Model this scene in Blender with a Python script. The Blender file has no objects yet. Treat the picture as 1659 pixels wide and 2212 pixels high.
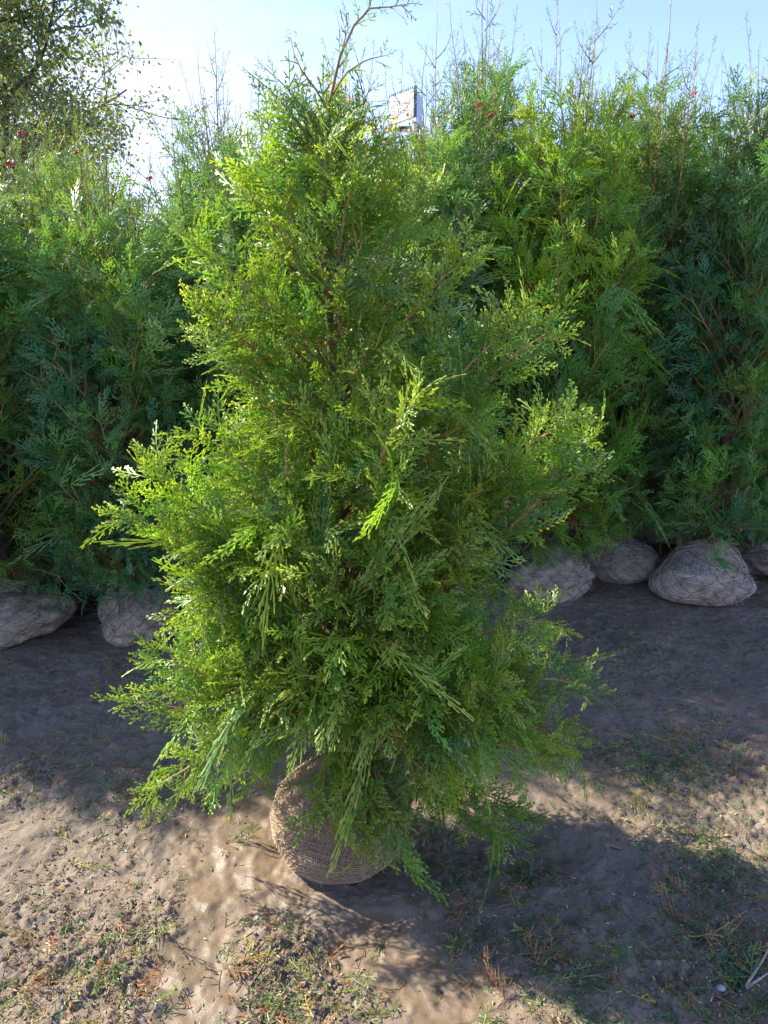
import bpy, math, random
import numpy as np
from math import radians as rad, pi

# ------------------------------------------------------------------ camera, world, sun, exposure
S = bpy.context.scene
COL = S.collection
PITCH = 15.0
CAM_H = 1.6
cd = bpy.data.cameras.new('camera')
cam = bpy.data.objects.new('camera', cd)
COL.objects.link(cam)
cam.location = (0, 0, CAM_H)
cam.rotation_euler = (rad(90 - PITCH), 0, 0)
cd.sensor_fit = 'VERTICAL'
cd.sensor_height = 36.0
cd.lens = 18.0 / math.tan(rad(34.5))
cd.clip_start = 0.05
cd.clip_end = 3000
S.camera = cam

SUN_AZ = -67.0      # degrees from +Y, negative is to the left
SUN_EL = 36.0
w = bpy.data.worlds.new("World")
S.world = w
w.use_nodes = True
nt = w.node_tree
nt.nodes.clear()
sky = nt.nodes.new('ShaderNodeTexSky')
sky.sky_type = 'NISHITA'
sky.sun_disc = False
sky.sun_elevation = rad(SUN_EL)
sky.sun_rotation = rad(SUN_AZ)
sky.air_density = 1.0
sky.dust_density = .25
sky.ozone_density = 3.5
bg = nt.nodes.new('ShaderNodeBackground')
bg.inputs['Strength'].default_value = 0.102
out = nt.nodes.new('ShaderNodeOutputWorld')
# thin high cloud
tc = nt.nodes.new('ShaderNodeTexCoord')
mp = nt.nodes.new('ShaderNodeMapping')
mp.inputs['Scale'].default_value = (1.1, 1.0, 2.6)
mp.inputs['Location'].default_value = (0.35, 0.2, 0.3)
nz = nt.nodes.new('ShaderNodeTexNoise')
nz.inputs['Scale'].default_value = 1.7
nz.inputs['Detail'].default_value = 5
nz.inputs['Distortion'].default_value = 0.4
# the bank of thin cloud low in the left of the sky
dot = nt.nodes.new('ShaderNodeVectorMath'); dot.operation = 'DOT_PRODUCT'
a_c, e_c = rad(-21), rad(11)
dot.inputs[1].default_value = (math.sin(a_c) * math.cos(e_c), math.cos(a_c) * math.cos(e_c), math.sin(e_c))
m1 = nt.nodes.new('ShaderNodeMapRange')
m1.inputs['From Min'].default_value = 0.90
m1.inputs['From Max'].default_value = 1.0
m1.interpolation_type = 'SMOOTHSTEP'
mul = nt.nodes.new('ShaderNodeMath'); mul.operation = 'MULTIPLY_ADD'
mul.inputs[1].default_value = 0.26
rp = nt.nodes.new('ShaderNodeMapRange')
rp.inputs['From Min'].default_value = 0.50
rp.inputs['From Max'].default_value = 1.05
rp.inputs['To Max'].default_value = 0.85
rp.interpolation_type = 'SMOOTHSTEP'
mixc = nt.nodes.new('ShaderNodeMix'); mixc.data_type = 'RGBA'
mixc.inputs['B'].default_value = (3.6, 3.9, 4.2, 1)
L = nt.links.new
L(tc.outputs['Generated'], mp.inputs['Vector'])
L(mp.outputs[0], nz.inputs['Vector'])
L(tc.outputs['Generated'], dot.inputs[0])
L(dot.outputs['Value'], m1.inputs['Value'])
L(m1.outputs[0], mul.inputs[0])
L(nz.outputs['Fac'], mul.inputs[2])
L(mul.outputs[0], rp.inputs['Value'])
L(rp.outputs[0], mixc.inputs['Factor'])
L(sky.outputs[0], mixc.inputs['A'])
wb = nt.nodes.new('ShaderNodeVectorMath'); wb.operation = 'MULTIPLY'
wb.inputs[1].default_value = (.99, .875, 1.04)
L(mixc.outputs['Result'], wb.inputs[0])
L(wb.outputs[0], bg.inputs['Color'])
L(bg.outputs[0], out.inputs['Surface'])

sd = bpy.data.lights.new('sun', 'SUN')
sd.energy = 3.7
sd.angle = rad(0.6)
sd.color = (1.0, 0.93, 0.80)
sun = bpy.data.objects.new('sun', sd)
COL.objects.link(sun)
sun.rotation_euler = (rad(90 - SUN_EL), 0, rad(180 - SUN_AZ))
sun.location = (-6, 4, 8)

S.view_settings.view_transform = 'Standard'
S.view_settings.look = 'None'
S.view_settings.exposure = 1.9
S.view_settings.gamma = 1.0
S.render.engine = 'CYCLES'
S.cycles.max_bounces = 6
S.cycles.diffuse_bounces = 4
S.cycles.glossy_bounces = 2
S.cycles.transmission_bounces = 3
S.cycles.transparent_max_bounces = 4
S.cycles.use_denoising = True

# ------------------------------------------------------------------ helpers
rng = np.random.default_rng(11)
F = 1609.0
cp, sp = math.cos(rad(PITCH)), math.sin(rad(PITCH))


def at(px, py, Y):
    """point on the sight line of photo position (px,py) (1659x2212 frame) at distance Y ahead"""
    u, v = (px - 829.5) / F, (1106 - py) / F
    d = (u, cp + v * sp, -sp + v * cp)
    t = Y / d[1]
    return np.array([d[0] * t, Y, CAM_H + d[2] * t])


def ground_at(px, py):
    u, v = (px - 829.5) / F, (1106 - py) / F
    d = (u, cp + v * sp, -sp + v * cp)
    t = CAM_H / -d[2]
    return np.array([d[0] * t, d[1] * t, 0.0])


def nrm(v):
    v = np.asarray(v, float)
    return v / (np.linalg.norm(v, axis=-1, keepdims=True) + 1e-9)


class Geo:
    """collects quads and triangles with a colour per vertex, for one mesh"""
    def __init__(s):
        s.v, s.f, s.c, s.m, s.n = [], [], [], [], 0

    def add(s, v, f, c, m=0):
        v = np.asarray(v, np.float32).reshape(-1, 3)
        f = np.asarray(f, np.int32).reshape(-1, 4)
        c = np.broadcast_to(np.asarray(c, np.float32), (len(v), 3))
        s.v.append(v); s.f.append(f + s.n); s.c.append(c)
        s.m.append(np.full(len(f), m, np.int32)); s.n += len(v)

    def mesh(s, name, mats, smooth=False):
        v = np.concatenate(s.v); f = np.concatenate(s.f); c = np.concatenate(s.c); m = np.concatenate(s.m)
        me = bpy.data.meshes.new(name)
        me.vertices.add(len(v)); me.vertices.foreach_set('co', v.ravel())
        me.loops.add(f.size); me.loops.foreach_set('vertex_index', f.ravel())
        me.polygons.add(len(f))
        me.polygons.foreach_set('loop_start', np.arange(0, f.size, 4, dtype=np.int32))
        me.polygons.foreach_set('loop_total', np.full(len(f), 4, np.int32))
        me.polygons.foreach_set('material_index', m)
        me.polygons.foreach_set('use_smooth', np.full(len(f), smooth, bool))
        for x in mats:
            me.materials.append(x)
        at_ = me.color_attributes.new('tint', 'FLOAT_COLOR', 'POINT')
        cc = np.ones((len(v), 4), np.float32); cc[:, :3] = c
        at_.data.foreach_set('color', cc.ravel())
        me.update(calc_edges=True)
        me.validate()
        return me


def link(name, me, parent=None, loc=None, rz=0):
    o = bpy.data.objects.new(name, me)
    COL.objects.link(o)
    if parent is not None:
        o.parent = parent
    if loc is not None:
        o.location = loc
    o.rotation_euler = (0, 0, rz)
    return o


def tag(o, label=None, cat=None, group=None, kind=None):
    if label: o['label'] = label
    if cat: o['category'] = cat
    if group: o['group'] = group
    if kind: o['kind'] = kind
    return o


def tubes(P, R, k=4):
    """P (M,n,3) polylines, R (M,n) radii -> verts, quads, per-vertex position along (0..1), polyline index"""
    P = np.asarray(P, float); R = np.asarray(R, float)
    M, n, _ = P.shape
    T = nrm(np.gradient(P, axis=1))
    ref = np.where(np.abs(T[:, :1, 2:3]) > 0.9, np.array([[[1., 0, 0]]]), np.array([[[0, 0, 1.]]]))
    U = nrm(np.cross(T, np.broadcast_to(ref, T.shape)))
    V = np.cross(T, U)
    a = np.arange(k) * 2 * pi / k
    ring = U[:, :, None, :] * np.cos(a)[None, None, :, None] + V[:, :, None, :] * np.sin(a)[None, None, :, None]
    vv = P[:, :, None, :] + ring * R[:, :, None, None]
    idx = np.arange(M * n * k).reshape(M, n, k)
    q = np.stack([idx[:, :-1, :], np.roll(idx[:, :-1, :], -1, 2), np.roll(idx[:, 1:, :], -1, 2), idx[:, 1:, :]], -1)
    along = np.broadcast_to(np.linspace(0, 1, n)[None, :, None], (M, n, k)).ravel()
    pid = np.broadcast_to(np.arange(M)[:, None, None], (M, n, k)).ravel()
    return vv.reshape(-1, 3), q.reshape(-1, 4), along, pid


def bez(a, b, c, d, n):
    t = np.linspace(0, 1, n)[:, None]
    return (1 - t) ** 3 * a + 3 * (1 - t) ** 2 * t * b + 3 * (1 - t) * t * t * c + t ** 3 * d


# periodic noise tile for heights and masks
def tile(n, beta, seed, lo=1):
    r = np.random.default_rng(seed)
    fx = np.fft.fftfreq(n)[:, None] * n; fy = np.fft.fftfreq(n)[None, :] * n
    k = np.hypot(fx, fy); k[0, 0] = 1e9
    s = np.where(k >= lo, k ** -beta, 0)
    f = np.fft.ifft2(s * np.exp(2j * pi * r.random((n, n)))).real
    return (f - f.mean()) / f.std()


def samp(tl, x, y, size):
    n = len(tl)
    u = (np.asarray(x) / size * n) % n; v = (np.asarray(y) / size * n) % n
    i = np.floor(u).astype(int); j = np.floor(v).astype(int); fu = u - i; fv = v - j
    i %= n; j %= n; i2 = (i + 1) % n; j2 = (j + 1) % n
    return (tl[i, j] * (1 - fu) * (1 - fv) + tl[i2, j] * fu * (1 - fv) + tl[i, j2] * (1 - fu) * fv + tl[i2, j2] * fu * fv)


T1 = tile(512, 1.55, 3, 2)
T2 = tile(256, 1.3, 5, 2)
T3 = tile(512, 1.05, 8, 12)

# the smooth wet run of mud in front of and left of the root ball
WET = [(700, 1700, .16), (560, 1740, .16), (480, 1820, .20), (520, 1900, .17), (470, 1980, .15), (440, 2060, .14), (430, 2150, .13), (400, 2230, .13), (620, 1950, .1), (900, 2090, .13), (800, 2030, .12), (980, 2160, .13)]


def wetmask(x, y):
    m = np.zeros(np.shape(x))
    for px, py, r in WET:
        g = ground_at(px, py)
        m = np.maximum(m, np.exp(-(((x - g[0]) ** 2 + (y - g[1]) ** 2) / (r * r))))
    m = m + 0.13 * samp(T2, x, y, 1.3)
    return np.clip((m - 0.30) / 0.28, 0, 1)


ROUGH = [(60, 1690, .16), (20, 1980, .2), (100, 2080, .2), (200, 2160, .16), (340, 1990, .1), (620, 2060, .11), (640, 2180, .13), (1600, 1680, .3), (1550, 2120, .25), (1450, 1750, .22), (1050, 2050, .1), (1300, 1380, .3)]


def roughmask(x, y):
    m = np.zeros(np.shape(x))
    for px, py, r in ROUGH:
        g = ground_at(px, py)
        m = np.maximum(m, np.exp(-(((x - g[0]) ** 2 + (y - g[1]) ** 2) / (r * r))))
    return np.clip(m + 0.25 * samp(T2, x + 3, y + 7, 2.0), 0, 1.2)


def gh(x, y):
    x = np.asarray(x, float); y = np.asarray(y, float)
    r = np.hypot(x, y - 2)
    fade = np.clip(1 - (r - 8) / 30, 0.0, 1)
    wt = wetmask(x, y); rg = roughmask(x, y)
    h = 0.010 * samp(T1, x, y, 6.0) + (0.0016 + 0.0034 * rg) * samp(T2, x + .7, y, 1.1) * (1 - .78 * wt) \
        + (0.0012 + 0.0022 * rg) * samp(T3, x, y, 1.9) * (1 - .7 * wt)
    h = h - 0.006 * wt
    return h * fade


def shade(name):
    m = bpy.data.materials.new(name)
    m.use_nodes = True
    n = m.node_tree
    p = n.nodes['Principled BSDF']
    return m, n, p


def noise_node(n, scale, detail=4, rough=.6, coord='Object', vec=None, dist=0):
    t = n.nodes.new('ShaderNodeTexCoord')
    z = n.nodes.new('ShaderNodeTexNoise')
    z.inputs['Scale'].default_value = scale
    z.inputs['Detail'].default_value = detail
    z.inputs['Roughness'].default_value = rough
    z.inputs['Distortion'].default_value = dist
    n.links.new(vec if vec is not None else t.outputs[coord], z.inputs['Vector'])
    return z


def tint_mul(n, fac_out, lo, hi, attr='tint'):
    a = n.nodes.new('ShaderNodeVertexColor'); a.layer_name = attr
    r = n.nodes.new('ShaderNodeMapRange')
    r.inputs['From Min'].default_value = .3; r.inputs['From Max'].default_value = .7
    r.inputs['To Min'].default_value = lo; r.inputs['To Max'].default_value = hi
    n.links.new(fac_out, r.inputs['Value'])
    v = n.nodes.new('ShaderNodeVectorMath'); v.operation = 'SCALE'
    n.links.new(a.outputs['Color'], v.inputs[0]); n.links.new(r.outputs[0], v.inputs['Scale'])
    return v.outputs[0]


def bump(n, p, h, strength, dist):
    b = n.nodes.new('ShaderNodeBump')
    b.inputs['Strength'].default_value = strength
    b.inputs['Distance'].default_value = dist
    n.links.new(h, b.inputs['Height'])
    n.links.new(b.outputs[0], p.inputs['Normal'])
    return b


def leafmat(name, trans=.33, rough=.42, spec=.5, gain=1.5):
    m, n, p = shade(name)
    a = n.nodes.new('ShaderNodeVertexColor'); a.layer_name = 'tint'
    oi = n.nodes.new('ShaderNodeObjectInfo')
    vm = n.nodes.new('ShaderNodeVectorMath'); vm.operation = 'MULTIPLY'
    n.links.new(a.outputs['Color'], vm.inputs[0]); n.links.new(oi.outputs['Color'], vm.inputs[1])
    n.links.new(vm.outputs[0], p.inputs['Base Color'])
    p.inputs['Roughness'].default_value = rough
    p.inputs['Specular IOR Level'].default_value = spec
    t = n.nodes.new('ShaderNodeBsdfTranslucent')
    v = n.nodes.new('ShaderNodeVectorMath'); v.operation = 'MULTIPLY'
    v.inputs[1].default_value = (gain * 1.12, gain * 1.0, gain * .45)
    n.links.new(vm.outputs[0], v.inputs[0]); n.links.new(v.outputs[0], t.inputs['Color'])
    mx = n.nodes.new('ShaderNodeMixShader'); mx.inputs[0].default_value = trans
    n.links.new(p.outputs[0], mx.inputs[1]); n.links.new(t.outputs[0], mx.inputs[2])
    n.links.new(mx.outputs[0], n.nodes['Material Output'].inputs['Surface'])
    return m


def woodmat(name, scale=60, lo=.6, hi=1.35, rough=.8):
    m, n, p = shade(name)
    z = noise_node(n, scale, 4, .65)
    n.links.new(tint_mul(n, z.outputs['Fac'], lo, hi), p.inputs['Base Color'])
    p.inputs['Roughness'].default_value = rough
    bump(n, p, z.outputs['Fac'], .6, .004)
    return m


M_LEAF = leafmat('scale_foliage', .36, .46, .5, 1.6)
M_TWIG = woodmat('twig_bark', 120)
M_BARK = woodmat('stem_bark', 45, .45, 1.5)
M_BROAD = leafmat('broad_leaf', .4, .45, .4, 1.8)
M_CONE = woodmat('cone_scale', 150, .7, 1.3, .6)


# ------------------------------------------------------------------ foliage sprays
def make_frond(length, lat_sp, lat_max, sub_sp, sub_max, wd, seed, sparse=False):
    """flat spray along +X in the XY plane; returns V, Q, tip factor per vertex"""
    r = np.random.default_rng(seed)
    V, Q, Tp = [], [], []

    def seg(p, d, ln, w0, w1, tip):
        d = np.array(d) / (np.linalg.norm(d) + 1e-9)
        s = np.array([-d[1], d[0], 0.0])
        tz = r.uniform(-.8, .8)
        b = len(V)
        q = np.array(p) + d * ln
        V.extend([np.array(p) - s * w0 / 2 + [0, 0, -tz * w0 / 2], np.array(p) + s * w0 / 2 + [0, 0, tz * w0 / 2],
                  q + s * w1 / 2 + [0, 0, tz * w1 / 2], q - s * w1 / 2 + [0, 0, -tz * w1 / 2]])
        Tp.extend([tip * .35, tip * .35, tip, tip])
        Q.append([b, b + 1, b + 2, b + 3])
        return q

    n = 5
    ax = [np.zeros(3)]
    ang = 0.0
    cur = r.uniform(-.22, .22)
    for i in range(n):
        ang += cur * .5
        ax.append(ax[-1] + np.array([math.cos(ang), math.sin(ang), 0]) * length / n)
    ax = np.array(ax)
    for i in range(n):
        d = ax[i + 1] - ax[i]
        seg(ax[i], d, np.linalg.norm(d) * 1.04, wd * (1.0 - .08 * i), wd * (.95 - .08 * i), .15 + .85 * (i == n - 1))
    side = 1
    t = lat_sp * r.uniform(.4, .9)
    while t < length * .97:
        u = t / length
        k = min(int(u * n), n - 1)
        p = ax[k] + (ax[k + 1] - ax[k]) * (u * n - k)
        d = ax[k + 1] - ax[k]; a0 = math.atan2(d[1], d[0])
        env = min(1, .35 + u * 2.6) * (1 - u) ** .75 + .13
        ll = lat_max * env * r.uniform(.6, 1.25)
        th = a0 + side * rad(r.uniform(38, 54) - 10 * u)
        m = max(2, int(round(ll / (.012 if not sparse else .016))))
        q = p.copy(); z = r.uniform(-.38, .38)
        side2 = side
        for j in range(m):
            dd = np.array([math.cos(th), math.sin(th), z])
            tipf = ((j + 1) / m) ** 2 * .8
            q2 = seg(q, dd, ll / m * 1.05, wd * .95 if j else wd * .7, wd * (.9 if j < m - 1 else .55), tipf)
            # sub laterals
            s = sub_sp * .5
            while s < ll / m and sub_sp < 1:
                uu = (j + s / (ll / m)) / m
                sl = sub_max * (1 - uu * .75) * r.uniform(.65, 1.15) * min(1, ll / lat_max + .35)
                if uu < .9:
                    pa = q + (q2 - q) * (s / (ll / m))
                    th2 = th + side2 * rad(r.uniform(28, 50))
                    seg(pa, (math.cos(th2), math.sin(th2), z + r.uniform(-.4, .4)), sl, wd * .8, wd * .62, .35 + .45 * uu)
                    side2 = -side2
                s += sub_sp
            q = q2
            th -= side * rad(r.uniform(2, 9))
        side = -side
        t += lat_sp * r.uniform(.8, 1.2) * .5 * 2
    return np.array(V), np.array(Q), np.array(Tp)


HERO_F = [[make_frond(ln, .0090, lm, .0078, .0145, .0037, 100 + i * 7 + k) for i in range(3)]
          for k, (ln, lm) in enumerate([(.065, .026), (.10, .038), (.14, .050)])]
HERO_S = [make_frond(.075, .016, .03, .011, .011, .0034, 400 + i, True) for i in range(3)]
FAR_F = [[make_frond(ln, .0125, lm, .0120, .018, .0050, 200 + i * 7 + k) for i in range(3)]
         for k, (ln, lm) in enumerate([(.075, .034), (.11, .050), (.15, .064)])]
FAR_S = [make_frond(.11, .022, .045, .018, .018, .0050, 300 + i, True) for i in range(3)]


class Fronds:
    def __init__(s):
        s.rows = []     # pos(3) dir(3) nor(3) scale bend hue(3) tipgain tmpl

    def put(s, pos, d, n, scale, bend, hue, tip, key):
        s.rows.append((key, pos, d, n, scale, bend, hue, tip))

    def emit(s, geo, sets, tipcol):
        by = {}
        for r in s.rows:
            by.setdefault(r[0], []).append(r)
        for key, rows in by.items():
            V, Q, Tp = sets[key[0]][key[1]] if isinstance(sets[key[0]], list) and isinstance(sets[key[0]][0], tuple) else sets[key[0]][key[1]]
            pos = np.array([r[1] for r in rows]); d = nrm(np.array([r[2] for r in rows]))
            n = np.array([r[3] for r in rows]); n = nrm(n - (n * d).sum(-1, keepdims=True) * d)
            y = np.cross(n, d)
            sc = np.array([r[4] for r in rows]); bd = np.array([r[5] for r in rows])
            hue = np.array([r[6] for r in rows]); tg = np.array([r[7] for r in rows])
            x_, y_, z_ = V[:, 0], V[:, 1], V[:, 2]
            zz = z_[None] + bd[:, None] * (x_ ** 2)[None] * 6 + bd[:, None] * (y_ ** 2)[None] * 5
            W = pos[:, None] + sc[:, None, None] * (d[:, None] * x_[None, :, None] + y[:, None] * y_[None, :, None] + n[:, None] * zz[:, :, None])
            N, K = len(rows), len(V)
            q = Q[None] + (np.arange(N) * K)[:, None, None]
            f = np.clip(Tp[None] * tg[:, None], 0, 1)[..., None]
            c = hue[:, None] * (1 - f) + np.array(tipcol)[None, None] * f
            geo.add(W.reshape(-1, 3), q.reshape(-1, 4), c.reshape(-1, 3), 0)


GREENS = np.array([[.085, .190, .022], [.055, .150, .028], [.130, .230, .022], [.040, .125, .042], [.095, .200, .036]])


def crown(seed, axis, branches, side_sp, frond_sp, sets, r0, tipcol, huefn, leaders=(), inner=0, cones=0, vert=.5, hero=False, fl=1.0, env=None, t0=.28, lscale=1.0):
    """branches: list of (start, tip, enddir, rise) -> Geo"""
    r = np.random.default_rng(seed)
    G = Geo(); FR = Fronds()
    mains, mrad, sides, srad = [], [], [], []
    up = np.array([0, 0, 1.])
    conepos = []
    for ibr, (a, b, sd_, ed, jit, free) in enumerate(branches):
        Ln = np.linalg.norm(b - a)
        pts = bez(a, a + sd_ * Ln * .38, b - ed * Ln * .33, b, 9)
        wob = r.normal(0, .012 * Ln, (9, 3)) * np.linspace(0, 1, 9)[:, None]
        pts = pts + np.cumsum(wob, 0) * .4
        mains.append(pts); mrad.append(np.linspace(r0 * (.5 + Ln * .8), .0012, 9))
        T = nrm(np.gradient(pts, axis=0))
        hue0 = huefn(r, b)
        roll = r.normal(0, .9) if not (hero and free) else pi / 2 + r.normal(0, .4)
        nsd = max(3, int(Ln * .88 / side_sp))
        sg = 1
        out = nrm(np.array([b[0] - a[0], b[1] - a[1], 0]) + 1e-6)
        hz = nrm(np.cross(up, out))
        for i in range(nsd + 1):
            t = t0 + (.985 - t0) * (i + r.uniform(-.3, .3)) / nsd
            t = min(max(t, .05), .985)
            k = min(int(t * 8), 7); fr = t * 8 - k
            p = pts[k] * (1 - fr) + pts[k + 1] * fr
            tt = T[k]
            s0 = nrm(hz - tt * (hz @ tt)); u0 = np.cross(tt, s0)
            rr = roll + r.normal(0, .55)
            s = s0 * math.cos(rr) + u0 * math.sin(rr)
            nn = np.cross(tt, s)
            ls = min(.26 if hero else .30, (1 - t) * Ln * .5 + .06) * r.uniform(.6, 1.2) * (.5 if hero and free else 1)
            th = rad(r.uniform(30, 52))
            dd = nrm(tt * math.cos(th) + s * sg * math.sin(th) + nn * r.normal(0, .22) + up * jit * .25)
            e = p + dd * ls + tt * ls * .12 + up * ls * jit * .3
            if env is not None and not free and not env(e): sg = -sg; continue
            sp_ = bez(p, p + dd * ls * .35, e - nrm(tt + dd) * ls * .25, e, 5)
            sides.append(sp_); srad.append(np.linspace(.0022 if hero else .0026, .0009, 5))
            ts = nrm(np.gradient(sp_, axis=0))
            ss = nrm(np.cross(nn, ts[2])); nf = int(ls / frond_sp)
            g2 = 1
            hs = hue0 * r.uniform(.8, 1.22)
            for j in range(nf + 1):
                v = (j + r.uniform(.1, .9)) / (nf + 1)
                k2 = min(int(v * 4), 3); f2 = v * 4 - k2
                pp = sp_[k2] * (1 - f2) + sp_[k2 + 1] * f2
                a2 = rad(r.uniform(30, 50))
                n2 = nrm(nn + r.normal(0, .20, 3))
                d2 = ts[k2] * math.cos(a2) + ss * g2 * math.sin(a2)
                q = 1 - v
                outer = min(1, t * .55 + v * .5)
                sz_ = 2 if r.random() < .25 + .3 * (1 - v) and ls > .12 else (1 if r.random() < .75 else 0)
                if env is not None and not free and not env(pp + nrm(d2) * (.05, .085, .12)[sz_]): continue
                FR.put(pp, d2, n2, r.uniform(.7, 1.2) * fl, r.normal(0, 1.2), hs * r.uniform(.85, 1.18, 3), r.uniform(.15, 1.0) * outer, (sz_, r.integers(3)))
                g2 = -g2
            if env is None or free or env(e + ts[-1] * .07): FR.put(sp_[-1] - ts[-1] * .02, ts[-1], nrm(nn + r.normal(0, .25, 3)), r.uniform(.8, 1.2) * fl, r.normal(0, 1.), hs, r.uniform(.4, 1.0), (1, r.integers(3)))
            if cones and t < .7 and r.random() < cones:
                for _ in range(r.integers(2, 6)):
                    conepos.append(sp_[1] + r.normal(0, .012, 3))
            sg = -sg
        if env is None or free or env(pts[-1] + T[-1] * .06): FR.put(pts[-1] - T[-1] * .03, T[-1], nrm(np.cross(T[-1], hz) + r.normal(0, .3, 3)), 1.0 * fl, r.normal(0, 1.2), hue0, .95, (1 if free else 2, r.integers(3)))
    for (pts, rb) in leaders:
        pts = np.asarray(pts); n = len(pts)
        tt_ = np.linspace(0, 1, 9); seglen = np.linalg.norm(np.diff(pts, axis=0), axis=1).sum()
        src = np.linspace(0, 1, n)
        pp = np.stack([np.interp(tt_, src, pts[:, k]) for k in range(3)], -1)
        mains.append(pp); mrad.append(np.linspace(rb, .0011, 9))
        T = nrm(np.gradient(pp, axis=0))
        nf = int(seglen / (.028 if hero else .042)); sg = 1
        plane = nrm(r.normal(0, 1, 3))
        for j in range(nf):
            v = (j + .5) / nf
            k = min(int(v * 8), 7); f2 = v * 8 - k
            p = pp[k] * (1 - f2) + pp[k + 1] * f2
            s = nrm(np.cross(plane, T[k])) * sg
            d2 = nrm(T[k] * .8 + s * .65 + up * .1)
            FR.put(p, d2, nrm(plane + r.normal(0, .5, 3)), (r.uniform(.8, 1.35) if hero else r.uniform(.40, .85) * lscale) * (1.2 - v * .75), r.normal(0, .7), huefn(r, p), r.uniform(.1, .5), (3, r.integers(3)))
            sg = -sg
        FR.put(pp[-1], T[-1], plane, .45, 0, huefn(r, p), .3, (3, r.integers(3)))
    for _ in range(inner):
        i = r.integers(max(1, len(branches))); k = r.integers(2, 6)
        p = mains[i][k] if len(mains[i]) else 0
        d2 = nrm(r.normal(0, 1, 3) + nrm(mains[i][-1] - mains[i][0]))
        FR.put(p, d2, r.normal(0, 1, 3), r.uniform(.8, 1.2) * fl, r.normal(0, .8), huefn(r, p) if r.random() > .28 or p[2] > 1.6 else np.array([.20, .115, .04]), .1, (2, r.integers(3)))
    FR.emit(G, sets, tipcol)
    for arr, rr_, kk in ((mains, mrad, 5), (sides, srad, 3)):
        if not len(arr): continue
        v, q, al, pid = tubes(np.array(arr), np.array(rr_), kk)
        base = np.array([.10, .055, .035]) if kk == 5 else np.array([.40, .24, .08])
        end = np.array([.45, .28, .09]) if kk == 5 else np.array([.15, .20, .04])
        G.add(v, q, base * (1 - al[:, None]) + end * al[:, None], 1)
    if conepos:
        cpz = np.array(conepos); m = len(cpz)
        d = nrm(r.normal(0, 1, (m, 3)) + [0, 0, .6]); ln = r.uniform(.006, .010, (m, 1))
        P = np.stack([cpz - d * ln * .9, cpz - d * ln * .3, cpz + d * ln * .4, cpz + d * ln], 1)
        v, q, al, pid = tubes(P, np.tile(np.array([[.0015, .0042, .0036, .0008]]), (m, 1)) * r.uniform(.8, 1.2, (m, 1)), 5)
        pal = np.array([[.34, .27, .09], [.30, .17, .07], [.22, .26, .07], [.40, .30, .15]])[r.integers(0, 4, m)]
        G.add(v, q, pal[pid], 2)
    return G, FR


def stem(pts, radii, col, k=8):
    v, q, al, pid = tubes(np.array([pts]), np.array([radii]), k)
    g = Geo(); g.add(v, q, col, 0)
    return g


# ------------------------------------------------------------------ root balls
def ball_mats(tag_, core_lo, core_hi):
    m, n, p = shade(tag_)
    z = noise_node(n, 14, 6, .65); z2 = noise_node(n, 90, 4, .7)
    mx = n.nodes.new('ShaderNodeMix'); mx.data_type = 'RGBA'
    mx.inputs['A'].default_value = (*core_lo, 1); mx.inputs['B'].default_value = (*core_hi, 1)
    r = n.nodes.new('ShaderNodeMapRange'); r.inputs['From Min'].default_value = .38; r.inputs['From Max'].default_value = .62
    ad = n.nodes.new('ShaderNodeMath'); ad.operation = 'MULTIPLY_ADD'; ad.inputs[1].default_value = .45
    n.links.new(z2.outputs['Fac'], ad.inputs[0]); n.links.new(z.outputs['Fac'], ad.inputs[2])
    sb = n.nodes.new('ShaderNodeMath'); sb.operation = 'SUBTRACT'; sb.inputs[1].default_value = .22
    n.links.new(ad.outputs[0], sb.inputs[0]); n.links.new(sb.outputs[0], r.inputs['Value'])
    n.links.new(r.outputs[0], mx.inputs['Factor']); n.links.new(mx.outputs['Result'], p.inputs['Base Color'])
    p.inputs['Roughness'].default_value = .95
    p.inputs['Specular IOR Level'].default_value = .15
    bump(n, p, ad.outputs[0], .8, .01)
    return m


M_SOIL = ball_mats('root_ball_soil', (.10, .066, .042), (.31, .22, .14))
M_SOILG = ball_mats('dried_root_ball', (.20, .15, .11), (.50, .40, .305))
M_JUTE = woodmat('jute_thread', 200, .7, 1.3, .9)
M_WIRE = woodmat('rusty_wire', 80, .6, 1.3, .6)


def ball_surface(ax, ay, az, seed, lump, collar):
    """returns f(theta,phi)->points: theta 0 top .. pi bottom"""
    r = np.random.default_rng(seed)
    K = [(r.normal(0, 1, 3), r.uniform(0, 6.28), r.uniform(.5, 1)) for _ in range(14)]
    sag = r.uniform(-.3, .3)

    def f(th, ph, off=0.0):
        d = np.stack([np.sin(th) * np.cos(ph), np.sin(th) * np.sin(ph), np.cos(th)], -1)
        s = np.ones(d.shape[:-1])
        for i, (k, p0, am) in enumerate(K):
            fq = 1.4 if i < 5 else (3.4 if i < 10 else 8.0)
            s = s + lump * am * (1.0 if i < 5 else (.55 if i < 10 else .30)) * np.sin(d @ k * fq + p0)
        P = d * s[..., None] * np.array([ax, ay, az]) + d * np.asarray(off)[..., None]
        # neck of cloth gathered round the stem at the top
        c = np.clip(1 - th / .55, 0, 1)
        P[..., 2] += collar * c ** 1.6
        P[..., :2] *= (1 - .35 * c)[..., None]
        # flattened where it rests
        lim = -az * .80
        P[..., 2] = np.where(P[..., 2] < lim, lim + (P[..., 2] - lim) * .12, P[..., 2])
        return P
    return f


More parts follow.
